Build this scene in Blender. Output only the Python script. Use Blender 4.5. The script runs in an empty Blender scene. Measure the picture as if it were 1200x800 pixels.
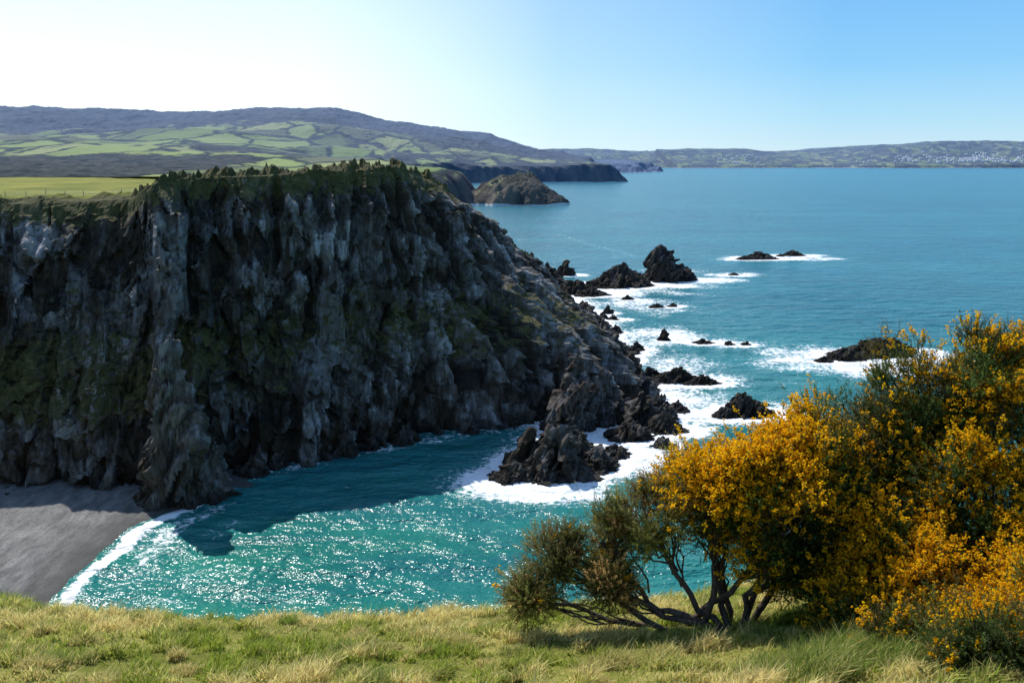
import bpy, math, numpy as np
from mathutils import Vector
rng=np.random.default_rng(7)
sc=bpy.context.scene
# ---------------------------------------------------------------- noise
def h3(ix,iy,iz,seed=0):
    h=(ix.astype(np.int64)*374761393+iy.astype(np.int64)*668265263+iz.astype(np.int64)*2147483647+seed*974634777)&0xFFFFFFFF
    h=((h^(h>>13))*1274126177)&0xFFFFFFFF
    h=((h^(h>>16))*2246822519)&0xFFFFFFFF
    h=h^(h>>15)
    return (h&0xFFFFFF)/float(0xFFFFFF)
def vn(P,seed=0):
    i=np.floor(P).astype(np.int64); f=P-i; f=f*f*(3-2*f)
    r=0
    for a in (0,1):
        for b in (0,1):
            for c in (0,1):
                w=(f[:,0] if a else 1-f[:,0])*(f[:,1] if b else 1-f[:,1])*(f[:,2] if c else 1-f[:,2])
                r=r+w*h3(i[:,0]+a,i[:,1]+b,i[:,2]+c,seed)
    return r
def fbm(P,oc=4,seed=0):
    r=0;a=.5;t=0
    for o in range(oc):
        r=r+a*vn(P*(2**o)+o*17.3,seed+o); t+=a; a*=.5
    return r/t
def fb2(x,y,s,oc=4,seed=0):
    return fbm(np.stack([x/s,y/s,np.zeros_like(x)+.37],1),oc,seed)
def facet(P,seed=0):
    i=np.floor(P).astype(np.int64); best=np.full(len(P),1e9); val=np.zeros(len(P)); tl=np.zeros(len(P))
    for a in (-1,0,1):
        for b in (-1,0,1):
            for c in (-1,0,1):
                x,y,z=i[:,0]+a,i[:,1]+b,i[:,2]+c
                j=np.stack([x+h3(x,y,z,seed),y+h3(x,y,z,seed+1),z+h3(x,y,z,seed+2)],1)
                v=P-j; d=(v*v).sum(1); m=d<best
                best=np.where(m,d,best)
                val=np.where(m,h3(x,y,z,seed+3),val)
                t=v[:,0]*(h3(x,y,z,seed+4)-.5)+v[:,1]*(h3(x,y,z,seed+5)-.5)+v[:,2]*(h3(x,y,z,seed+6)-.5)
                tl=np.where(m,t,tl)
    return val-.5,tl
def ss(a,b,x):
    t=np.clip((x-a)/(b-a),0,1); return t*t*(3-2*t)
# ---------------------------------------------------------------- mesh
def mk(name,V,F,mats=None,attrs=None,cols=None,smooth=False,parent=None):
    V=np.asarray(V,dtype=np.float32); F=np.asarray(F,dtype=np.int32); k=F.shape[1]
    me=bpy.data.meshes.new(name); me.vertices.add(len(V)); me.vertices.foreach_set('co',V.ravel())
    me.loops.add(F.size); me.loops.foreach_set('vertex_index',F.ravel())
    me.polygons.add(len(F)); me.polygons.foreach_set('loop_start',np.arange(0,F.size,k,dtype=np.int32))
    me.polygons.foreach_set('use_smooth',np.full(len(F),smooth))
    for n,a in (attrs or {}).items():
        at=me.attributes.new(n,'FLOAT','POINT'); at.data.foreach_set('value',np.asarray(a,dtype=np.float32))
    for n,a in (cols or {}).items():
        at=me.attributes.new(n,'FLOAT_COLOR','POINT')
        a=np.concatenate([a,np.ones((len(a),1))],1); at.data.foreach_set('color',a.astype(np.float32).ravel())
    me.update(calc_edges=True); me.validate()
    ob=bpy.data.objects.new(name,me); sc.collection.objects.link(ob)
    if mats: me.materials.append(mats)
    if parent: ob.parent=parent
    return ob
def gridF(nx,ny,flip=False):
    i=np.arange(nx-1)[None,:]; j=np.arange(ny-1)[:,None]; a=(j*nx+i).ravel()
    F=np.stack([a,a+1,a+nx+1,a+nx],1)
    return F[:,::-1] if flip else F
def axis(lo,a,b,step,hi,g=1.12):
    m=list(np.arange(a,b+step*.5,step)); s=step; x=m[-1]
    while x<hi: s*=g; x+=s; m.append(x)
    s=step; x=a; L=[]
    while x>lo: s*=g; x-=s; L.append(x)
    return np.array(L[::-1]+m)
# ---------------------------------------------------------------- materials
class M:
    def __init__(s,name,rough=.9,spec=.3):
        s.m=bpy.data.materials.new(name); s.m.use_nodes=True; s.nt=s.m.node_tree; s.b=s.nt.nodes['Principled BSDF']
        s.b.inputs['Roughness'].default_value=rough; s.b.inputs['Specular IOR Level'].default_value=spec
        s.pos=s.nt.nodes.new('ShaderNodeNewGeometry').outputs['Position']
    def n(s,t,**k):
        x=s.nt.nodes.new(t)
        for a,b in k.items(): setattr(x,a,b)
        return x
    def put(s,sock,v):
        if isinstance(v,bpy.types.NodeSocket): s.nt.links.new(v,sock)
        elif v is not None: sock.default_value=v
    def map(s,scale,rot=(0,0,0),loc=(0,0,0)):
        x=s.n('ShaderNodeMapping'); s.put(x.inputs[0],s.pos); x.inputs['Scale'].default_value=scale; x.inputs['Rotation'].default_value=rot; x.inputs['Location'].default_value=loc
        return x.outputs[0]
    def noise(s,scale,vec=None,detail=6,rough=.6,dist=0):
        x=s.n('ShaderNodeTexNoise'); s.put(x.inputs['Vector'],vec or s.pos); x.inputs['Scale'].default_value=scale; x.inputs['Detail'].default_value=detail; x.inputs['Roughness'].default_value=rough; x.inputs['Distortion'].default_value=dist
        return x.outputs['Fac']
    def vor(s,scale,vec=None,feat='F1',out='Distance'):
        x=s.n('ShaderNodeTexVoronoi',feature=feat); s.put(x.inputs['Vector'],vec or s.pos); x.inputs['Scale'].default_value=scale
        return x.outputs[out]
    def ramp(s,f,pts,interp='LINEAR'):
        x=s.n('ShaderNodeValToRGB'); s.put(x.inputs[0],f); cr=x.color_ramp; cr.interpolation=interp
        while len(cr.elements)<len(pts): cr.elements.new(.5)
        for e,(p,c) in zip(cr.elements,pts):
            e.position=p; e.color=(c,c,c,1) if isinstance(c,(int,float)) else (*c,1)
        return x.outputs[0]
    def mix(s,f,a,b,mode='MIX'):
        x=s.n('ShaderNodeMix',data_type='RGBA',blend_type=mode)
        s.put(x.inputs[0],f); 
        for k,v in ((6,a),(7,b)):
            s.put(x.inputs[k],(*v,1) if isinstance(v,tuple) and len(v)==3 else v)
        return x.outputs[2]
    def math(s,op,a,b=None,c=None,clamp=False):
        x=s.n('ShaderNodeMath',operation=op,use_clamp=clamp)
        for k,v in enumerate((a,b,c)): s.put(x.inputs[k],v)
        return x.outputs[0]
    def attr(s,name,out='Fac'):
        x=s.n('ShaderNodeAttribute',attribute_name=name); return x.outputs[out]
    def xyz(s,vec=None):
        x=s.n('ShaderNodeSeparateXYZ'); s.put(x.inputs[0],vec or s.pos); return x.outputs
    def bump(s,h,dist,strength=1,prev=None):
        x=s.n('ShaderNodeBump'); s.put(x.inputs['Height'],h); x.inputs['Distance'].default_value=dist; x.inputs['Strength'].default_value=strength
        if prev is not None: s.put(x.inputs['Normal'],prev)
        return x.outputs[0]
    def col(s,c): s.put(s.b.inputs['Base Color'],c)
    def nrm(s,c): s.put(s.b.inputs['Normal'],c)

def rock_mat(name,bright=1.0):
    m=M(name,.88,.2); b=bright
    v=m.map((.75,.75,.13),(0,.2,0))
    st=m.noise(1.0,v,8,.68,.5)
    tone=m.math('MULTIPLY',m.attr('tone'),.34)
    stt=m.math('ADD',st,tone)
    c=m.ramp(stt,[(.36,(.032*b,.028*b,.028*b)),(.48,(.095*b,.086*b,.082*b)),(.60,(.23*b,.225*b,.225*b)),(.74,(.50*b,.50*b,.50*b))])
    br=m.noise(.22,None,6,.65)
    c=m.mix(m.ramp(br,[(.42,0.),(.60,.8)]),c,m.mix(.55,c,(.15*b,.098*b,.050*b)))
    big=m.noise(.055,None,5,.65)
    c=m.mix(m.ramp(big,[(.42,0.0),(.56,.8)]),c,m.mix(.75,c,(.040,.032,.020)))
    nz=m.noise(.42,None,7,.72)
    gn=m.xyz(m.n('ShaderNodeNewGeometry').outputs['True Normal'])[2]
    veg=m.math('ADD',m.attr('veg'),m.math('MULTIPLY_ADD',nz,2.2,-1.40))
    veg=m.math('ADD',veg,m.math('MULTIPLY',gn,.45),clamp=True)
    vf=m.ramp(veg,[(.27,0.),(.42,.92)])
    gc=m.ramp(m.noise(.8,None,6,.72),[(.3,(.045,.046,.016)),(.5,(.100,.100,.028)),(.66,(.22,.175,.075))])
    c=m.mix(vf,c,gc)
    z=m.xyz()[2]
    wet=m.math('SUBTRACT',1.0,m.math('MULTIPLY',z,.4),clamp=True)
    c=m.mix(m.math('MULTIPLY',wet,.75),c,(.018,.016,.014))
    m.col(c)
    bn=m.bump(m.noise(1.6,m.map((.9,.9,.30),(0,.2,0)),8,.74),1.1,.9)
    m.nrm(bn)
    return m.m
ROCK=rock_mat('slate_cliff',1.0); ROCK2=rock_mat('dark_sea_rock',.5)

# ================================================================ headland
C=[ # base xy | brow xyz | spine xyz
((-420,100),(-420,140,43),(-420,250,46)),
((-140,118),(-150,145,43),(-150,250,46)),
((-100,121),(-115,147,43),(-115,250,46)),
((-77.6,126.5),(-87,152,43),(-87,245,45.5)),
((-69.8,127),(-79,153,43.2),(-80,245,45.5)),
((-59,132),(-65.5,155,43.6),(-68,240,46)),
((-52.5,133),(-60,149,46.4),(-63,240,46.2)),
((-45,137),(-52,156,47.4),(-55,235,46.8)),
((-36,144),(-42,160,47.7),(-47,232,47)),
((-27.5,152),(-33,166,48.4),(-40,228,47)),
((-15.7,157.6),(-27,172,48.7),(-36,225,47)),
((-1.6,165.6),(-22,180,48.7),(-33,222,47)),
((8,172),(-19.5,190,47.4),(-31,222,46.5)),
((20.5,171),(-18,198,46.2),(-30,224,46)),
((28,180),(-15.5,210,43.2),(-28,230,43.5)),
((27,195),(-13,225,39.5),(-26,240,40)),
((25,211),(-12,240,36.2),(-25,250,36.5)),
((24.3,248),(-6.3,265,29),(-16,275,29)),
((24.8,282),(1.4,295,21.8),(-8,300,21.5)),
((21,309),(7,315,17),(-2,320,16.5)),
((19.5,351),(11.3,340,10.5),(5,345,10)),
((14.7,378),(11,362,5),(8,358,5.5)),
((-20,392),(-8,352,12),(5,345,10)),
((-50,360),(-35,330,24),(-16,275,29)),
((-90,330),(-75,290,38),(-40,228,47)),
((-200,330),(-190,300,41),(-115,250,46)),
((-420,330),(-420,300,42),(-420,250,46))]
B=np.array([c[0] for c in C],float); T=np.array([c[1] for c in C],float); S=np.array([c[2] for c in C],float)
mid=(B+T[:,:2])/2
cum=np.concatenate([[0],np.cumsum(np.linalg.norm(np.diff(mid,axis=0),axis=1))])
i0,i1=2,21
sv=np.concatenate([np.linspace(0,cum[i0],40)[:-1],np.arange(cum[i0],cum[i1],.36),np.linspace(cum[i1],cum[-1],90)])
def smooth(a,k):
    p=np.pad(a,(k,k),mode='edge'); ker=np.hanning(2*k+3)[1:-1]; ker/=ker.sum(); return np.convolve(p,ker,'valid')
def itp(A,k=5): return np.stack([smooth(np.interp(sv,cum,A[:,j]),k) for j in range(A.shape[1])],1)
b=itp(B,4); t=itp(T,4); sp=itp(S,8)
nS=len(sv); nW=135; nP=34
w=np.linspace(0,1,nW)
W=np.repeat(w,nS); bi=np.tile(np.arange(nS),nW)
shift=(fbm(np.stack([sv/18,sv*0,sv*0],1),3,5)-.5)*.28
shift2=(fbm(np.stack([sv/9,sv*0+4,sv*0],1),3,9)-.5)*.3
def prof(w,sh,sh2):
    k=np.clip(.5+sh2*3,0,1); ww=np.clip(w+sh*np.sin(np.pi*w),0,1)
    lo=np.interp(ww,[0,.28,.48,.92,1],[0,.08,.64,.92,1]); st=np.interp(ww,[0,.4,.7,.85,1],[0,.3,.62,.74,1])
    return lo*k+st*(1-k)
G=prof(W,shift[bi],shift2[bi])
XY=b[bi]+(t[bi,:2]-b[bi])*G[:,None]
Z=-2.5+(t[bi,2]+2.5)*W
P=np.concatenate([XY,Z[:,None]],1)
nrm=b-t[:,:2]; nrm/=np.linalg.norm(nrm,axis=1)[:,None]+1e-6
nrm=np.stack([smooth(nrm[:,0],8),smooth(nrm[:,1],8)],1)
def rotp(P,a):
    c,s=math.cos(a),math.sin(a); return np.stack([P[:,0]*c-P[:,2]*s,P[:,1],P[:,0]*s+P[:,2]*c],1)
sP=sv[bi]+(fbm(P/8,3,3)-.5)*3.5
R=np.stack([sP-P[:,2]*.14,np.zeros(len(P))+.5,P[:,2]],1)
d=(fbm(R/np.array([12,1,50]),3,11)-.5)*9
rg=1-np.abs(fbm(R/np.array([8,1,45]),3,21)*2-1)*2.2
d+=(-np.clip(rg-.55,0,1)*7+1)
v1,t1=facet(R/np.array([5.5,9.,20.]),31); d+=v1*3.6+t1*3.6
v2,t2=facet(R/np.array([2.4,9.,6.5]),41); d+=v2*1.7+t2*2.3
v4,t4=facet(rotp(P,.5)/np.array([3.2,3.2,3.2]),71); d+=v4*1.3+t4*2.2
v3,t3=facet(P/np.array([.9,.9,1.6]),51); d+=v3*.6+t3*.9
d+=(fbm(P/1.2,3,61)-.5)*.6
east=ss(-5,15,P[:,0])
env=1-.70*ss(.86,1,W); env*=(.9+.6*east)*np.clip(t[bi,2]/30,.35,1)
d*=env
P[:,0]+=nrm[bi,0]*d; P[:,1]+=nrm[bi,1]*d
P[:,2]+=(fbm(P/3,3,71)-.5)*1.6*(1-ss(.97,1,W))+v4*.8*ss(0,.1,W)*(1-ss(.9,1,W))
veg=.12+.38*np.exp(-((W-.44-shift[bi])/.12)**2)+.70*ss(.88,1.0,W)-.7*(1-ss(.1,.3,W))-.10*east
veg+=.25*ss(-35,-75,P[:,0])*(np.exp(-((W-.40)/.22)**2))
q=np.linspace(0,1,nP+1)[1:]**1.7
Q=np.repeat(q,nS); pi=np.tile(np.arange(nS),nP)
PT=t[pi]+(sp[pi]-t[pi])*Q[:,None]
edge=P[-nS:]-t
PT+=edge[pi]*(1-ss(0,.05,Q))[:,None]
shrub=ss(.52,.72,fb2(PT[:,0],PT[:,1],1.8,3,83))*1.5+ss(.5,.8,fb2(PT[:,0],PT[:,1],.7,2,84))*.5
PT[:,2]+=.5*np.sin(np.clip(Q*12,0,np.pi))+(fb2(PT[:,0],PT[:,1],4,4,81)-.5)*1.8*(1-.7*ss(.1,.4,Q))+shrub*(1-ss(.06,.3,Q))*np.where(PT[:,0]<-66,.35,1.)*ss(0,.01,Q)
vegp=np.full(len(PT),1.0)-.5*ss(-10,5,PT[:,0])
V=np.concatenate([P,PT]); F=gridF(nS,nW+nP)
vegA=np.concatenate([veg,vegp])
tone=np.concatenate([v1*.7+v2*.8+v4*.5+v3*.3+.05,np.zeros(len(PT))])
field=np.concatenate([np.zeros(len(P)),ss(.04,.09,Q)*(1-ss(-66,-58,PT[:,0]))])
def headland_mat():
    src=ROCK.copy(); src.name='headland_surface'; nt=src.node_tree; bs=nt.nodes['Principled BSDF']
    old=bs.inputs['Base Color'].links[0].from_socket
    at=nt.nodes.new('ShaderNodeAttribute'); at.attribute_name='field'
    no=nt.nodes.new('ShaderNodeTexNoise'); no.inputs['Scale'].default_value=.12; no.inputs['Detail'].default_value=8
    g=nt.nodes.new('ShaderNodeNewGeometry'); nt.links.new(g.outputs['Position'],no.inputs['Vector'])
    r=nt.nodes.new('ShaderNodeValToRGB'); nt.links.new(no.outputs['Fac'],r.inputs[0])
    r.color_ramp.elements[0].position=.3; r.color_ramp.elements[0].color=(.17,.20,.02,1)
    r.color_ramp.elements[1].position=.7; r.color_ramp.elements[1].color=(.36,.34,.05,1)
    mx=nt.nodes.new('ShaderNodeMix'); mx.data_type='RGBA'
    nt.links.new(at.outputs['Fac'],mx.inputs[0]); nt.links.new(old,mx.inputs[6]); nt.links.new(r.outputs[0],mx.inputs[7])
    nt.links.new(mx.outputs[2],bs.inputs['Base Color']); return src
mk('headland_cliff',V,F,headland_mat(),{'veg':vegA,'field':field,'tone':tone})

# ================================================================ rocks
import bmesh
bm=bmesh.new(); bmesh.ops.create_icosphere(bm,subdivisions=6,radius=1)
ICO=np.array([v.co[:] for v in bm.verts]); ICF=np.array([[v.index for v in f.verts] for f in bm.faces]); bm.free()
bm=bmesh.new(); bmesh.ops.create_icosphere(bm,subdivisions=4,radius=1)
ICOs=np.array([v.co[:] for v in bm.verts]); ICFs=np.array([[v.index for v in f.verts] for f in bm.faces]); bm.free()
def rock(x,y,wx,wy,h,seed,lean=0.,big=True,sharp=.75,yaw=0.):
    U=(ICO if big else ICOs).copy(); zz=np.clip(U[:,2],0,1)
    k=1-sharp*zz**.75
    p=np.stack([U[:,0]*wx/2*k,U[:,1]*wy/2*k,np.where(U[:,2]>0,h*zz**1.05,U[:,2]*2.5)],1)
    p[:,0]+=lean*zz*h
    s=max(h,2.)*.5; s=min(s,min(wx,wy)*.45)
    q=p+seed*13.7; q=rotp(q,.5)
    n=np.stack([U[:,0],U[:,1],U[:,2]*.5],1)
    v1,t1=facet(q/np.array([s*.45,s,s*1.8]),seed); v2,t2=facet(q/np.array([s*.2,s*.4,s*.7]),seed+9)
    dd=(v1*.7+t1*1.2)*s*.85+(v2*.4+t2*.6)*s*.7+(fbm(q/s*1.3,4,seed)-.5)*s*.9
    p+=n*dd[:,None]
    c,sn=math.cos(yaw),math.sin(yaw)
    p=np.stack([p[:,0]*c-p[:,1]*sn,p[:,0]*sn+p[:,1]*c,p[:,2]],1)
    p[:,0]+=x; p[:,1]+=y
    return p,(ICF if big else ICFs)
FO=[]
def rocks(name,lst,mat=None,veg=-1.,tn=0.):
    Vs=[];Fs=[];o=0
    for r in lst:
        p,f=rock(*r[:7],**(r[7] if len(r)>7 else {})); Vs.append(p);Fs.append(f+o);o+=len(p)
        FO.append((r[0],r[1],r[2]/2,r[3]/2))
    V=np.concatenate(Vs); return mk(name,V,np.concatenate(Fs),mat or ROCK2,{'veg':np.full(len(V),veg),'tone':np.full(len(V),tn)})
L=lambda **k:k
rocks('rock_pillar',[(-50.2,126.3,9.5,8,26.5,201,-.02,L(sharp=.45)),(-47,128,7,6,14,202,0.,L(sharp=.5)),(-53.5,127.5,6,6,12,203,0.,L(sharp=.5))],ROCK,.08,.28)
FO=[]
rocks('sea_stack',[(44,365,30,16,9.5,3,.2),(38,362,20,12,5,4,.1),(51,368,14,12,6,14,0.)])
rocks('sea_stack',[(66,382,20,14,15,5,-.1,L(sharp=.55)),(74,383,14,10,7,6,0.)])
rocks('rock_reef',[(131,470,22,12,3.8,7,0.),(122,466,10,6,2,17,0.),(154,486,15,9,3,8,0.),(146,482,5,4,1.5,18,0.)])
rocks('rock_reef',[(23.5,345,26,12,5,9,.3),(31,338,14,8,3,10,0.),(24,400,9,7,7,11,0.),(15,370,16,14,9,12,0.),(10,352,14,14,13,13,0.)])
rocks('rock_reef',[(95,230,22,9,4.8,21,.3),(87,226,12,7,2.8,22,0.),(103,234,14,7,3.6,23,0.),(80,222,5,3,1.4,29,0.)])
rocks('sea_rock',[(47.5,174,12,7,4.4,24,-.1),(43,172,6,4,1.8,25,0.)])
rocks('rock_reef',[(38,202,14,5,3.0,26,.4),(44,199,9,4,2.,27,0.),(33,206,8,4,2.2,28,0.)])
sm=[(43.5,250,4,3.5,3.6,31),(54,246,7,3,1.2,32),(61,244,3,2,1,33),(65.5,243,3,2,1.1,34),(43,327,6,3,1.6,35),(51,309,6,3,1.5,36),(57,311,4,3,1.3,37),(100,398,7,4,1.4,38),(31,262,5,5,2.5,39),(30,286,4,4,2,40),(34,236,5,4,2.4,41)]
sm+= [(29+rng.random()*6,176+rng.random()*120,2.5+rng.random()*3,2+rng.random()*3,1.+rng.random()*2,50+i) for i in range(8)]
rocks('sea_rock',[(*r,0.,L(big=False)) for r in sm])
rocks('rock_outcrop',[(11,163,9,10,15,61,.10,L(sharp=.9)),(14,168,12,12,11,161,.0,L(sharp=.85)),(18,172,16,14,9,62,0.),(8,139,11,10,9.5,63,-.15,L(sharp=.9)),(4,137,11,7,5,163,.2,L(sharp=.85)),(0,136,9,6,3,64,.2),
  (9,149,11,13,9,65,0.,L(sharp=.85)),(14,142,8,8,3.5,66,0.),(25,168,10,9,6.5,67,.1,L(sharp=.85)),(29,163,8,6,3.5,68,0.),(22,158,9,8,4,69,0.),(30,172,7,7,5,70,0.),(27,152,5,4,2.2,71,0.),(18,147,6,6,2.4,72,0.),(27,186,10,12,8,73,0.),(28,203,8,12,6,74,0.),(27,225,9,14,6,75,0.),(26,256,9,16,6,76,0.),(24,292,9,16,5,77,0.),(3,143,8,6,6,78,0.)],ROCK,-.10)
bl=[]
for i in range(46):
    f=rng.random(); k=np.interp(f,[0,1],[3,13]); xx=np.interp(k,range(len(B)),B[:,0])+rng.normal(0,1.5); yy=np.interp(k,range(len(B)),B[:,1])-rng.random()*3+1
    s=1.2+rng.random()**2*4; bl.append((xx,yy,s,s,s*.7,100+i,0.,L(big=False,sharp=.5)))
rocks('fallen_boulders',bl,ROCK,-.3)
nb=len(bl); FO=FO[:-nb]

# ================================================================ distant coast
Yt=[300,400,800,1000,1080,1200,1320,1700,2150,2350,2600,3200,4000,4600,5000,5300,6000,7000,9000]
Xt=[-340,-330,-230,-60,-25,-40,-130,-200,-150,300,300,330,400,700,830,600,500,600,700]
rX=[-6000,-1990,-1700,-1350,-1026,-662,-497,-265,-99,66,265,420,900]
rZ=[238,254,238,232,240,230,196,172,150,118,96,84,70]
def coast(x,y):
    xc=np.interp(y,Yt,Xt)+(fb2(x,y,170,4,5)-.5)*160*ss(1300,1900,y)+(fb2(x,y,60,3,6)-.5)*40
    dx=xc-x
    ridge=np.interp(x,rX,rZ)
    prof=np.interp(y,[400,700,1200,1900,2400,3000,3500,4200,5500,9000],[.0,0.01,.05,.20,.36,.64,1.,.75,.35,.2])
    base=np.interp(y,[400,1000,2000,3000,5000,9000],[36,38,56,66,62,60])
    z=base+(np.maximum(ridge-60,0))*prof
    z+=(fb2(x,y,700,4,7)-.5)*120*ss(1500,2800,y)*(1-.25*np.exp(-((y-3500)/300)**2))+(fb2(x,y,240,3,8)-.5)*32*ss(900,1700,y)
    z+=(fb2(x,y,30,3,9)-.5)*12*ss(2000,3000,y)+(fb2(x,y,22,3,19)-.5)*9*ss(650,800,y)*ss(1600,1300,y)*ss(-250,-420,x)
    z-=16*np.exp(-((y-720)/110)**2)
    z*=np.interp(dx,[0,60,460],[.30,.55,1.])*ss(1300,2000,y)+np.interp(dx,[0,60],[.6,1.])*(1-ss(1300,2000,y))
    m=ss(0,1,dx/(34+.018*y)+ (fb2(x,y,45,3,10)-.5)*.9)
    return np.where(dx>-60,z*m-6*(1-m),-6),m,dx
ths=np.concatenate([np.linspace(-.95,-.62,70)[:-1],np.linspace(-.62,.2,760)]); ys=400*np.exp(np.linspace(0,math.log(9000/400),430))
YY,TT=np.meshgrid(ys,ths,indexing='ij'); X=(YY*TT).ravel(); Y=YY.ravel()
Zc,mc,dxc=coast(X,Y)
def hills_mat(name,haze0,haze1,y0,y1,hz=(.20,.27,.40),cs=(1/110.,1/240.)):
    m=M(name,.95,.05)
    v=m.map((cs[0],cs[1],0.),(0,0,.12))
    vo=m.n('ShaderNodeTexVoronoi',feature='F1'); m.put(vo.inputs['Vector'],v); vo.inputs['Scale'].default_value=1.; vo.inputs['Randomness'].default_value=.95
    ve=m.n('ShaderNodeTexVoronoi',feature='DISTANCE_TO_EDGE'); m.put(ve.inputs['Vector'],v); ve.inputs['Scale'].default_value=1.; ve.inputs['Randomness'].default_value=.95
    ed=ve.outputs['Distance']
    hs=m.n('ShaderNodeSeparateColor'); m.put(hs.inputs[0],vo.outputs['Color'])
    c=m.ramp(hs.outputs[0],[(.0,(.24,.32,.07)),(.2,(.34,.41,.11)),(.4,(.40,.43,.15)),(.58,(.13,.17,.06)),(.70,(.34,.42,.11)),(.86,(.14,.14,.08))],'CONSTANT')
    c=m.mix(m.math('MULTIPLY',m.noise(.012,None,8,.72),.75),c,(.18,.21,.08))
    en=m.math('ADD',ed,m.math('MULTIPLY_ADD',m.noise(.025,None,6,.75),.40,-.20))
    c=m.mix(m.ramp(en,[(.03,.95),(.07,0.)]),c,(.020,.032,.022))
    scrub=m.math('ADD',m.attr('moor'),m.math('MULTIPLY_ADD',m.noise(.006,None,10,.76),3.0,-1.48),clamp=True)
    c=m.mix(m.ramp(scrub,[(.36,0.),(.43,1.)]),c,m.ramp(m.noise(.03,None,8,.75),[(.38,(.014,.022,.020)),(.62,(.080,.080,.062))]))
    gm=m.n('ShaderNodeNewGeometry'); nz=m.xyz(gm.outputs['Normal'])[2]
    c=m.mix(m.ramp(nz,[(.76,1.),(.90,0.)]),c,m.ramp(m.noise(.03,m.map((1,1,.3)),8,.75),[(.38,(.022,.020,.020)),(.65,(.19,.16,.12))]))
    z=m.xyz()[2]
    sf=m.math('MULTIPLY',m.ramp(z,[(.0,1.),(1.,1.)]),m.math('LESS_THAN',z,m.math('MULTIPLY_ADD',m.noise(.02),9.,-2.8)))
    c=m.mix(sf,c,(.75,.77,.77))
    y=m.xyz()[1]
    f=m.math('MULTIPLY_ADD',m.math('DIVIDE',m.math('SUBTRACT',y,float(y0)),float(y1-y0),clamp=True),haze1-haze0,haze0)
    c=m.mix(f,c,hz)  # aerial haze painted into the base colour, set by world Y
    m.col(c); m.nrm(m.bump(m.noise(.05,None,7,.7),9.,.8)); return m.m
moor=.08+.85*ss(2450,3250,Y)+1.2*ss(1500,1200,Y)*ss(600,700,Y)*ss(-300,-430,X)+.40*ss(-500,-100,X)*ss(1900,2200,Y)+.5*np.exp(-((Y-1850)/110)**2)*ss(-900,-500,X)
keep=gridF(len(ths),len(ys))
zf=Zc[keep].max(1)>-5.9; keep=keep[zf]
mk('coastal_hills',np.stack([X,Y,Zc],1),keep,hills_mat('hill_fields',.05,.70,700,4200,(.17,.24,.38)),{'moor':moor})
gx=np.linspace(-150,110,300); gy=np.linspace(960,1260,180); GY,GX=np.meshgrid(gy,gx,indexing='ij'); x=GX.ravel(); y=GY.ravel()
r=np.sqrt(((x-2)/(70+(fb2(x,y,30,3,2)-.5)*40))**2+((y-1110)/(62+(fb2(x,y,30,3,3)-.5)*34))**2)
z=np.where(r<1,1,-1)*np.abs(np.clip(1-r**2.6,-.3,1))**.7
top=np.interp(x,[-70,-45,-15,5,25,45,60,75],[18,26,31,36,34,24,14,6])
z=z*top+(fb2(x,y,9,4,5)-.5)*10*ss(-.1,.15,z)+(fb2(x,y,22,3,15)-.5)*14*ss(-.1,.2,z)
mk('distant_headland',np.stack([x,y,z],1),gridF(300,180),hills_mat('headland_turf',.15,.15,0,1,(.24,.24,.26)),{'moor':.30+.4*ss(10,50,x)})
fx=[-4000,0,900,1400,2070,3150,3600,4500,4860,5400,6300,9000,14000]; fz=[200,200,205,190,186,178,212,272,290,262,250,240,200]
def far(x,y):
    sh=8200+(fb2(x,y,900,4,31)-.5)*700+np.where(x<1500,400,0)
    rz=np.interp(x,fx,fz); dd=y-sh
    pr=np.interp(dd,[0,60,400,1300,2200,4000],[0,.12,.35,1.,.9,.4])
    z=(rz+(fb2(x,y,700,4,33)-.5)*90*ss(100,800,dd)-0)*pr+(fb2(x,y,120,3,35)-.5)*14*ss(0,200,dd)
    return np.where(dd>0,z,-5)
gx=np.linspace(-1500,9500,900); gy=np.linspace(7700,12000,150); GY,GX=np.meshgrid(gy,gx,indexing='ij'); x=GX.ravel(); y=GY.ravel()
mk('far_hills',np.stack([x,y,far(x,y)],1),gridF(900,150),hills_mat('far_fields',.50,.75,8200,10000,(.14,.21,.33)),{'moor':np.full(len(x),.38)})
def houses():
    Vs=[];Fs=[];o=0
    for i in range(190):
        if i<140: x=rng.normal(4450,420)
        else: x=rng.choice([2050,2250,3700,5300])+rng.normal(0,110)
        y=8420+abs(rng.normal(0,260)); z=float(far(np.array([x]),np.array([y]))[0])
        if z<3: continue
        a=8+rng.random()*12; b_=6.; h=6+rng.random()*5; r=h+3.
        pts=[(-a,-b_,-2),(a,-b_,-2),(a,b_,-2),(-a,b_,-2),(-a,-b_,h),(a,-b_,h),(a,b_,h),(-a,b_,h),(-a,0,r),(a,0,r)]
        Vs+= [(x+p[0],y+p[1],z+p[2]) for p in pts]
        for f in [(0,1,5,4),(1,2,6,5),(2,3,7,6),(3,0,4,7),(4,5,9,8),(6,7,8,9),(5,6,9,9),(7,4,8,8)]: Fs.append([o+k for k in f])
        o+=10
    me=bpy.data.meshes.new('distant_town'); me.from_pydata(Vs,[],[list(dict.fromkeys(f)) for f in Fs]); ob=bpy.data.objects.new('distant_town',me); sc.collection.objects.link(ob)
    m=M('painted_render',.8); z=m.xyz(m.n('ShaderNodeNewGeometry').outputs['Normal'])[2]; m.col(m.mix(m.math('GREATER_THAN',z,.2),(.8,.8,.8),(.45,.46,.5))); me.materials.append(m.m)
houses()

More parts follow.
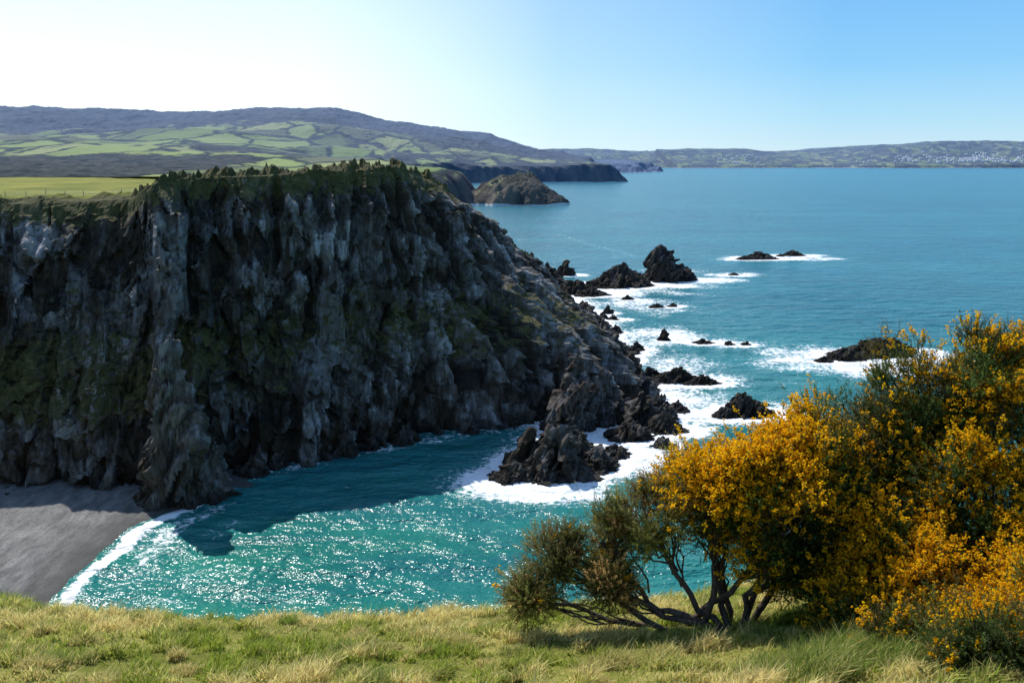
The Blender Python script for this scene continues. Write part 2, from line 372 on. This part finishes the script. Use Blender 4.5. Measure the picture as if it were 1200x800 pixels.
# ================================================================ beach
gx=np.linspace(-125,-40,170); gy=np.linspace(40,142,200); GY,GX=np.meshgrid(gy,gx,indexing='ij'); x=GX.ravel(); y=GY.ravel()
z=(-53.-x+(fb2(x,y,14,3,2)-.5)*3+ss(112,132,y)*7)*.06+(fb2(x,y,2.5,3,4)-.5)*.25
bmn=M('shingle_sand',.85,.3)
c=bmn.ramp(bmn.noise(.7,bmn.map((1,.3,1)),9,.75),[(.34,(.14,.137,.13)),(.5,(.27,.265,.25)),(.64,(.42,.41,.385))])
c=bmn.mix(bmn.ramp(bmn.vor(2.2),[(.1,.6),(.4,0.)]),c,(.12,.12,.115))
zz=bmn.xyz()[2]; c=bmn.mix(bmn.math('SUBTRACT',1.,bmn.math('MULTIPLY',zz,1.8),clamp=True),c,(.11,.11,.10))
bmn.col(c); bmn.nrm(bmn.bump(bmn.noise(2.2,None,9,.85),.5,1.))
mk('beach',np.stack([x,y,z],1),gridF(170,200),bmn.m,smooth=True)

# ================================================================ sea
ax=axis(-30000,-75,180,1.0,40000,1.10); ay=axis(-4000,84,430,1.0,40000,1.07)
GY,GX=np.meshgrid(ay,ax,indexing='ij'); x=GX.ravel(); y=GY.ravel()
foam=np.zeros(len(x)); near=(x>-80)&(x<200)&(y>80)&(y<700)
xn=x[near]; yn=y[near]; f=np.zeros(len(xn))
def polyd(px,py,pts,n=120):
    pts=np.array(pts,float); cu=np.concatenate([[0],np.cumsum(np.linalg.norm(np.diff(pts,axis=0),axis=1))]); s=np.linspace(0,cu[-1],n)
    qx=np.interp(s,cu,pts[:,0]); qy=np.interp(s,cu,pts[:,1]); d=np.full(len(px),1e9)
    for a,c in zip(qx,qy): d=np.minimum(d,(px-a)**2+(py-c)**2)
    return np.sqrt(d)
de=polyd(xn,yn,B[12:22]); f=np.maximum(f,1.1*np.exp(-np.maximum(de-2,0)/11.))
ds=polyd(xn,yn,B[6:13]); f=np.maximum(f,.52*np.exp(-np.maximum(ds-3,0)/3.5))
for (rx,ry,a,c_) in FO:
    dd=np.sqrt(((xn-rx-a*.15)/a)**2+((yn-ry)/c_)**2)-1
    sz=min(a,c_); big=1.05 if a>3 else .9
    f=np.maximum(f,big*np.exp(-np.maximum(dd*sz-.5,0)/(2.4+a*.62)))
for gx_,gy_,sx_,sy_,am in [(22,146,18,16,.96),(36,185,17,24,.74),(40,215,20,24,.72),(42,255,24,28,.70),(45,310,26,30,.66),(150,470,30,16,.86),(78,420,26,24,.62),(100,400,20,14,.74),(85,382,20,12,.92),(92,222,24,22,.92),(75,225,20,22,.72),(55,176,16,12,.70),(60,246,20,10,.78),(5,130,14,7,.82),(2,150,7,9,.68),(60,345,26,16,.66)]:
    f=np.maximum(f,am*np.exp(-((xn-gx_)/sx_)**2-((yn-gy_)/sy_)**2))
lx=-52.2+(fb2(xn,yn,14,3,2)-.5)*4+ss(112,132,yn)*7
bf=np.exp(-((xn-lx)/np.where(xn>lx,1.5,1.1))**2)*1.15+.52*np.exp(-((xn-lx-5)/3.)**2)+.44*np.exp(-((xn-lx-12)/3.)**2)
f=np.maximum(f,bf*(yn<133))
f+=(fb2(xn,yn,10,4,77)-.5)*.75*ss(.1,.4,f)
fl=polyd(xn,yn,[(31,640),(48,560),(67,484)]); f=np.maximum(f,.56*np.exp(-(fl/2.2)**2))
foam[near]=np.clip(f,0,2)
z=np.zeros(len(x)); sw=(fb2(xn,yn,9,3,91)-.5)*.8+(fb2(xn,yn*2.2,26,2,92)-.5)*.7
z[near]=sw*ss(-56,-46,xn)*(1-ss(330,560,yn))*(1-ss(120,180,xn))+.25*np.exp(-((xn-lx-.3)/1.5)**2)*(yn<133)
s=M('sea_water',.2,.5); s.b.inputs['IOR'].default_value=1.33
px,py,pz=s.xyz()
bay=s.math('MULTIPLY',s.math('DIVIDE',s.math('SUBTRACT',py,110.),330.,clamp=True),1.)
c=s.ramp(bay,[(0.,(.018,.205,.145)),(.25,(.012,.165,.145)),(.6,(.010,.150,.19)),(1.,(.013,.155,.215))])
c=s.mix(s.ramp(s.noise(.03,s.map((1,.5,1)),4,.6),[(.35,0.),(.7,.65)]),c,(.005,.080,.100))
c=s.mix(s.ramp(s.noise(.05,s.map((.35,1.6,1),(0,0,.15)),7,.7),[(.44,0.),(.60,.5)]),c,(.005,.085,.115))
c=s.mix(s.ramp(s.noise(.006,s.map((.5,2.2,1)),6,.7),[(.45,0.),(.60,.4)]),c,(.035,.24,.26))
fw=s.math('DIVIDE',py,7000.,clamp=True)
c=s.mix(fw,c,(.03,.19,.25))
ft=s.attr('foam')
n1=s.noise(.9,None,7,.74,.9); n2=s.vor(.55,s.map((1,1,1)),'DISTANCE_TO_EDGE')
lace=s.math('ADD',s.math('MULTIPLY',n1,1.4),s.math('MULTIPLY_ADD',n2,-.55,.0))
ff=s.math('ADD',ft,s.math('SUBTRACT',lace,1.12))
caps=s.noise(.16,s.map((1,2.2,1)),8,.75)
capm=s.ramp(caps,[(.655,0.),(.68,.8)])
fm=s.math('MAXIMUM',s.ramp(ff,[(.04,0.),(.26,1.)]),capm)
c=s.mix(s.math('MULTIPLY',ft,.4,clamp=True),c,(.05,.32,.31))
c=s.mix(fm,c,(.90,.92,.92))
s.col(c)
s.put(s.b.inputs['Roughness'],s.math('MULTIPLY_ADD',fm,.5,.22))
bn=s.bump(s.noise(.12,s.map((1,1.8,1),(0,0,.3)),2,.5),2.4,1.)
bn=s.bump(s.noise(.75,s.map((1,1.5,1),(0,0,-.2)),2,.5),.48,1.,bn)
bn=s.bump(s.noise(2.0,s.map((1,1.2,1),(0,0,.5)),1,.5),.16,1.,bn)
s.nrm(bn)
mk('sea',np.stack([x,y,z],1),gridF(len(ax),len(ay)),s.m,{'foam':foam},smooth=True)

# ================================================================ near hillside
def hill(x,y):
    e=y-9-.35*np.sin(x*.55+.6); 
    z=48.25-.344*np.clip(y,0,None)-.08*np.clip(y,None,0)
    ep=np.clip(e,0,None); z=z-np.where(ep<3,.125*ep**2,1.125+.75*(ep-3))
    z=z+.17*np.sin(x*.42-.9)*ss(0,5,y)*(1-ss(12,30,y))+.10*np.clip(x-2,0,3)
    z=z+(fb2(x,y,1.3,3,3)-.5)*.26+(fb2(x,y,.4,2,4)-.5)*.07+(fb2(x,y,14,3,6)-.5)*5*ss(14,30,y)
    z=z-.9*np.clip(x-25,0,None)
    wst=45*ss(-92,-130,x)
    z=np.maximum(z,np.where(x<-80,wst-3,-50))
    return np.maximum(z,-4)
ax=axis(-420,-8,8,.09,110,1.07); ay=axis(-300,2,12,.09,150,1.07)
GY,GX=np.meshgrid(ay,ax,indexing='ij'); x=GX.ravel(); y=GY.ravel()
g=M('hillside_turf',.95,.1)
c=g.ramp(g.noise(1.3,None,8,.7),[(.3,(.08,.095,.016)),(.5,(.18,.18,.035)),(.68,(.33,.28,.09))])
g.col(c); g.nrm(g.bump(g.noise(14.,None,6),.04,.8))
mk('grassy_hillside',np.stack([x,y,hill(x,y)],1),gridF(len(ax),len(ay)),g.m,smooth=True)
def leafmat(name,tr=.35,rough=.7):
    m=M(name,rough,.2); c=m.attr('Col','Color'); m.col(c)
    t_=m.n('ShaderNodeBsdfTranslucent'); m.put(t_.inputs[0],c); mx=m.n('ShaderNodeMixShader'); mx.inputs[0].default_value=tr
    m.nt.links.new(m.b.outputs[0],mx.inputs[1]); m.nt.links.new(t_.outputs[0],mx.inputs[2]); m.nt.links.new(mx.outputs[0],m.nt.nodes['Material Output'].inputs['Surface']); return m.m
def blades(name,x,y,H,Wd,colr,leanf=.5):
    n=len(x); z=hill(x,y)-.01
    a=rng.random(n)*2*np.pi; la=rng.random(n)*2*np.pi; ll=(rng.random(n)*leanf+.1)*H
    ca,sa=np.cos(a)*Wd,np.sin(a)*Wd; lx,ly=np.cos(la)*ll+.2*H,np.sin(la)*ll-.15*H
    p=np.zeros((n,5,3))
    p[:,0]=np.stack([x-ca,y-sa,z],1); p[:,1]=np.stack([x+ca,y+sa,z],1)
    p[:,2]=np.stack([x-ca*.8+lx*.35,y-sa*.8+ly*.35,z+H*.6],1); p[:,3]=np.stack([x+ca*.8+lx*.35,y+sa*.8+ly*.35,z+H*.6],1)
    p[:,4]=np.stack([x+lx,y+ly,z+H],1)
    o=(np.arange(n)*5)[:,None]
    F=np.concatenate([o+np.array([[0,1,3]]),o+np.array([[0,3,2]]),o+np.array([[2,3,4]])])
    return mk(name,p.reshape(-1,3),F,leafmat(name+'_blade',.45),None,{'Col':np.repeat(np.clip(colr,0,.9),5,0)})
n=230000
x=rng.uniform(-6.3,6.3,n); y=rng.uniform(4.9,10.6,n)
cl=fb2(x,y,.2,3,12); c2=fb2(x,y,.8,4,13); keepm=rng.random(n)<np.clip(.4+(cl-.4)*4,.2,1); x,y,cl,c2=x[keepm],y[keepm],cl[keepm],c2[keepm]; n=len(x)
H=(.022+.12*ss(.46,.72,cl)+.03*ss(.5,.7,c2))*(.6+.8*rng.random(n))
straw=np.clip((c2-.47)*5.+rng.normal(0,.35,n)+(cl-.5)*1.8,0,1)[:,None]
green=np.array([.20,.30,.03]); st=np.array([.80,.66,.28]); olive=np.array([.42,.45,.07])
k=rng.random(n)[:,None]; colr=(green*k+olive*(1-k))*(1-straw)+st*straw
colr*=(.6+.75*rng.random(n))[:,None]
blades('grass',x,y,H,.0042+.003*rng.random(n),colr,.9)
xs=[];ys_=[];hs=[];cs=[]
for i in range(170):
    if i<6: cx,cy,rr,hh,gr=[(2.3,6.1,.36,.26,.75),(2.7,6.45,.36,.24,.8),(2.0,6.3,.28,.18,.75),(2.9,6.2,.3,.22,.9),(.9,7.0,.25,.14,.3),(-1.6,7.6,.16,.14,.9)][i]
    else: cx,cy,rr,hh,gr=rng.uniform(-6,4),rng.uniform(5.2,9.3),rng.uniform(.05,.20),rng.uniform(.05,.14),rng.random()**1.6
    m_=int(4200*rr*rr*4)+60; r_=rr*np.sqrt(rng.random(m_)); a_=rng.random(m_)*6.283
    xs.append(cx+r_*np.cos(a_)); ys_.append(cy+r_*np.sin(a_)); hs.append(hh*(1.15-(r_/rr)**2*.6)*(.6+.6*rng.random(m_)))
    g_=np.clip(gr+rng.normal(0,.35,m_),0,1)[:,None]; cs.append((np.array([.20,.30,.04])*g_+np.array([.70,.58,.24])*(1-g_))*(.6+.7*rng.random((m_,1))))
x=np.concatenate(xs);y=np.concatenate(ys_);H=np.concatenate(hs)
blades('grass_tussocks',x,y,H,np.full(len(x),.0042),np.concatenate(cs),.8)

# ================================================================ gorse
def unit(v): return v/(np.linalg.norm(v,axis=-1,keepdims=True)+1e-9)
def tubes(paths,sides=5):
    Vs=[];Fs=[];o=0
    for pts,ra in paths:
        pts=np.array(pts); n=len(pts); tg=unit(np.gradient(pts,axis=0)); up=np.array([.3,.2,.9]); s1=unit(np.cross(tg,up)); s2=np.cross(tg,s1)
        an=np.arange(sides)/sides*2*np.pi
        ring=pts[:,None]+(s1[:,None]*np.cos(an)[None,:,None]+s2[:,None]*np.sin(an)[None,:,None])*np.array(ra)[:,None,None]
        Vs.append(ring.reshape(-1,3))
        for i in range(n-1):
            for j in range(sides): Fs.append([o+i*sides+j,o+i*sides+(j+1)%sides,o+(i+1)*sides+(j+1)%sides,o+(i+1)*sides+j])
        o+=n*sides
    return np.concatenate(Vs),np.array(Fs)
def path(a,b,n,bend,droop=0):
    t_=np.linspace(0,1,n)[:,None]; a=np.array(a);b=np.array(b); L_=np.linalg.norm(b-a)
    j=np.cumsum(rng.normal(0,1,(n,3)),0); j-=t_*j[-1]; j*=bend*L_/max(n,1)
    p=a*(1-t_)+b*t_+j; p[:,2]+=(-droop*np.sin(np.pi*t_[:,0]))*L_
    return p
BARK=M('gorse_bark',.9,.2); BARK.col(BARK.ramp(BARK.noise(30.,BARK.map((1,1,.3)),5),[(.3,(.045,.032,.024)),(.7,(.17,.13,.10))])); BARK.nrm(BARK.bump(BARK.noise(60.),.01,.8))
LEAF=leafmat('gorse_spines',.4,.6); FLOW=leafmat('gorse_flower',.58,.6)
def gorse(name,root,clumps,dens=1.0):
    em=bpy.data.objects.new(name,None); sc.collection.objects.link(em)
    O=[];D=[];Ls=[];CC=[];FP=[]
    paths=[]
    for (cx,cy,cz,r,fl,tone,sparse) in clumps:
        c=np.array([cx,cy,cz]); rt=np.array(root[rng.integers(len(root))]); 
        if cy<7.2: rt=np.array([cx+.1,cy+.3,0])
        rt=rt+rng.normal(0,.06,3)*np.array([1,1,0]); rt[2]=float(hill(rt[:1],rt[1:2])[0])-.05
        n=12; p=path(rt,c,n,.26,.10 if cx<2.2 else .03); paths.append((p,np.linspace(.042,.016,n)))
        ns=int((34 if sparse else 44)*max(r,.25)/.5*dens)
        dr=unit(rng.normal(0,1,(ns,3))); 
        for q in dr:
            rad=r*(.45+.80*rng.random()**.8); s_=c+q*rad*np.array([1.12,1.,.92])
            gz=float(hill(s_[:1],s_[1:2])[0])
            if s_[2]<gz+.08: s_[2]=gz+.08+rng.random()*.1
            st_=p[int(n*(.55+.4*rng.random()))]
            n2=7; paths.append((path(st_,s_,n2,.35,.03),np.linspace(.012,.004,n2)))
            m_=int(58*rng.uniform(.6,1.4)); sr=(.14 if sparse else .16)*rng.uniform(.7,1.35)
            o=s_+rng.normal(0,1,(m_,3))*sr*.5
            dd=unit((o-s_)*3.+ (o-c)/r*.5+np.array([0,0,.55])+rng.normal(0,.35,(m_,3)))
            O.append(o);D.append(dd);Ls.append(rng.uniform(.08,.18,m_))
            tn=tone*rng.uniform(.4,1.4); br=rng.random()<.22
            base=np.array([.085,.130,.020]) if not br else np.array([.20,.16,.035])
            if sparse: base=np.array([.20,.20,.04]) if not br else np.array([.38,.24,.08])
            CC.append(np.tile(base*tn,(m_,1))); 
            fq=min(1.,fl*2.6) if rng.random()<.26+.56*min(fl*1.4,1) else .01; FP.append(np.full(m_,fq))
    O=np.concatenate(O);D=np.concatenate(D);Ls=np.concatenate(Ls);CC=np.concatenate(CC);FP=np.concatenate(FP);N=len(O)
    K=18
    tt=np.linspace(.02,1,K)[None,:]+rng.normal(0,.02,(N,K)); ph=rng.random((N,K))*6.283
    a1=unit(np.cross(D,np.array([.31,.52,.79]))); a2=np.cross(D,a1)
    rad=a1[:,None]*np.cos(ph)[...,None]+a2[:,None]*np.sin(ph)[...,None]
    pb=O[:,None]+D[:,None]*(tt*Ls[:,None])[...,None]
    sd=unit(D[:,None]*.55+rad); tl=.030*(1.15-.6*tt)*rng.uniform(.7,1.3,(N,K))
    tip=pb+sd*tl[...,None]; wd=unit(np.cross(sd,D[:,None]+rng.normal(0,.3,(N,K,3))))*.0048
    Vv=np.stack([pb-wd,pb+wd,tip],2).reshape(-1,3); Ff=np.arange(len(Vv)).reshape(-1,3)
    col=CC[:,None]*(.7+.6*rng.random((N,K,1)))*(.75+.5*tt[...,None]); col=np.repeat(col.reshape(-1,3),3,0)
    sw=a1*.0022; Sv=np.stack([O-sw,O+sw,O+D*Ls[:,None]],1).reshape(-1,3); Sf=np.arange(len(Sv)).reshape(-1,3)+len(Vv)
    col=np.concatenate([col,np.repeat(CC*.8,3,0)])
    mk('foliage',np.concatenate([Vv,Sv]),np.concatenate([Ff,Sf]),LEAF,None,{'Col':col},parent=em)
    pv,pf=tubes(paths); mk('branches',pv,pf,BARK.m,smooth=True,parent=em)
    sel=rng.random(N)<FP
    if sel.sum()>0:
        Of,Df,Lf=O[sel],D[sel],Ls[sel]; n=len(Of); K=13
        tt=rng.uniform(.45,1.15,(n,K)); c=Of[:,None]+Df[:,None]*(tt*Lf[:,None])[...,None]+rng.normal(0,.012,(n,K,3))
        u=unit(rng.normal(0,1,(n,K,3))); w_=unit(np.cross(u,rng.normal(0,1,(n,K,3)))); u2=np.cross(u,w_); s_=rng.uniform(.009,.0165,(n,K,1))
        q1=np.stack([c-u*s_,c-w_*s_*.7,c+u*s_,c+w_*s_*.7],2); q2=np.stack([c-u*s_,c-u2*s_*.7,c+u*s_,c+u2*s_*.7],2)
        Vq=np.concatenate([q1.reshape(-1,3),q2.reshape(-1,3)]); Fq=np.arange(len(Vq)).reshape(-1,4)
        cc=np.array([1.,.66,.008])*rng.uniform(.88,1.0,(n*K,1))+rng.uniform(-.12,.05,(n*K,1))*np.array([0,1,0]); cc=np.repeat(cc,4,0); cc=np.concatenate([cc,cc])
        mk('flowers',Vq,Fq,FLOW,None,{'Col':np.clip(cc,0,1)},parent=em)
    return em
gorse('gorse_bush',[(1.85,8.0,0),(2.1,7.9,0),(2.3,8.05,0)],[
 (1.85,8.4,46.85,.38,.12,1.,1),(1.35,8.2,46.50,.36,.03,1.,1),(.88,8.2,46.33,.28,.0,1.,1),(.42,8.2,46.15,.20,.0,1.,1),(.17,8.1,45.80,.12,0.,1.,1),(.95,8.0,46.0,.14,0.,1.,1),
 (2.1,8.0,47.0,.32,.40,1.,0),(2.45,7.8,47.0,.46,.62,.9,0),(2.85,8.3,46.5,.42,.15,.6,0),(2.0,8.3,46.5,.22,.0,.9,1),(2.6,7.75,46.5,.3,.25,.8,0),(2.75,8.0,47.25,.34,.55,.9,0)])
gorse('gorse_bush',[(3.6,7.8,0),(4.2,7.8,0),(4.8,7.6,0)],[
 (3.25,8.4,47.2,.48,.12,.8,0),(3.5,7.4,46.2,.5,.60,.9,0),(3.97,8.5,47.65,.54,.08,.85,0),(4.5,8.3,47.95,.5,.22,.9,0),(4.45,7.7,46.9,.62,.45,.9,0),
 (4.75,7.3,46.0,.6,.30,.9,0),(3.9,8.3,47.1,.55,.12,.7,0),(5.3,8.2,47.7,.7,.3,.9,0),(5.5,7.8,46.4,.75,.35,.9,0),(3.0,8.1,45.9,.3,.1,.6,0),(4.0,7.7,46.2,.5,.35,.8,0),(3.3,7.8,46.7,.42,.62,.9,0),(3.6,8.5,46.9,.4,.05,.6,0),
 (3.6,6.9,46.05,.36,.45,.9,0),(4.2,6.7,46.25,.42,.35,.9,0),(3.25,6.5,46.15,.26,.12,.8,0),(3.8,6.2,46.35,.36,.35,.9,0),(4.4,6.1,46.5,.45,.25,.9,0),(3.05,7.0,45.98,.26,.2,.8,0),(3.35,5.85,46.3,.22,.06,.8,0),(3.75,5.6,46.42,.28,.2,.8,0)])

# ================================================================ fence
def fence():
    em=bpy.data.objects.new('wire_fence',None); sc.collection.objects.link(em)
    wm=M('weathered_timber',.9); wm.col(wm.ramp(wm.noise(8.),[(.3,(.14,.12,.10)),(.7,(.30,.27,.23))]))
    ptsv=[]; tp=[]
    for i,xx in enumerate(np.arange(-125,-66,3.6)):
        k=np.argmin(np.abs(PT[:,0]-xx)+np.abs(PT[:,1]-(164+rng.normal(0,.2)))); zz=PT[k,2]
        y_=164.+.5*math.sin(xx*.2); tp.append((xx,y_,zz)); h_=1.05+rng.normal(0,.08)
        ptsv.append((np.array([[xx,y_,zz-.4],[xx+rng.normal(0,.04),y_,zz+h_*.5],[xx+rng.normal(0,.07),y_,zz+h_],[xx,y_,zz+h_+.03]]),[.06,.055,.05,.02]))
    v,f=tubes(ptsv); mk('posts',v,f,wm.m,parent=em)
    ws=[]
    for hh in (.4,.7,.95): ws.append((np.array([(a,b_,c_+hh) for a,b_,c_ in tp]),[.008]*len(tp)))
    v,f=tubes(ws,4); mm=M('galvanised_wire',.5); mm.col((.3,.3,.3,1)); mm.b.inputs['Metallic'].default_value=.8; mk('wires',v,f,mm.m,parent=em)
fence()

# ================================================================ light, sky, camera
az=math.radians(-34); el=math.radians(49)
sd=Vector((math.sin(az)*math.cos(el),math.cos(az)*math.cos(el),math.sin(el)))
sl=bpy.data.lights.new('sun','SUN'); sl.energy=5.0; sl.angle=math.radians(.5); sl.color=(1,.96,.90)
so=bpy.data.objects.new('sun',sl); sc.collection.objects.link(so); so.rotation_euler=sd.to_track_quat('Z','Y').to_euler()
wd=bpy.data.worlds.new('World'); sc.world=wd; wd.use_nodes=True; nt=wd.node_tree; bg=nt.nodes['Background']
W_=M.__new__(M); W_.nt=nt
sk=nt.nodes.new('ShaderNodeTexSky'); sk.sky_type='NISHITA'; sk.sun_disc=False; sk.sun_elevation=el; sk.sun_rotation=az; sk.air_density=1.; sk.dust_density=.6; sk.ozone_density=2.
tc=nt.nodes.new('ShaderNodeTexCoord'); dx_,dy_,dz_=W_.xyz(tc.outputs['Generated'])
k=1/.15
gr=W_.ramp(dz_,[(0.,(.64,.85,.97)),(.045,(.42,.75,.98)),(.10,(.24,.61,.98)),(.20,(.15,.47,.94)),(.5,(.14,.36,.80))])
gr=W_.mix(1.,gr,(k,k,k),'MULTIPLY')
fac=W_.ramp(dz_,[(.15,.9),(.7,.25)])
skc=W_.mix(fac,sk.outputs[0],gr)
hl=W_.math('SQRT',W_.math('ADD',W_.math('MULTIPLY',dx_,dx_),W_.math('MULTIPLY',dy_,dy_)))
ad=W_.math('DIVIDE',W_.math('ADD',W_.math('MULTIPLY',dx_,math.sin(az)),W_.math('MULTIPLY',dy_,math.cos(az))),W_.math('MAXIMUM',hl,.001))
gl=W_.math('MULTIPLY',W_.ramp(ad,[(.60,0.),(.80,.28),(.93,.92),(1.,1.)]),W_.ramp(dz_,[(0.,1.),(.08,1.),(.17,.74),(.5,.12),(.8,0.)]))
skc=W_.mix(gl,skc,(7.2,8.2,8.0))
nt.links.new(skc,bg.inputs[0]); bg.inputs[1].default_value=.15
cam=bpy.data.cameras.new('camera'); co=bpy.data.objects.new('camera',cam); sc.collection.objects.link(co); sc.camera=co
co.location=(0,0,50); co.rotation_euler=(math.radians(90-11.4),0,0)
cam.sensor_width=36; cam.lens=36*1039/1200; cam.clip_start=.1; cam.clip_end=60000
sc.view_settings.view_transform='Standard'; sc.view_settings.look='None'; sc.view_settings.exposure=0
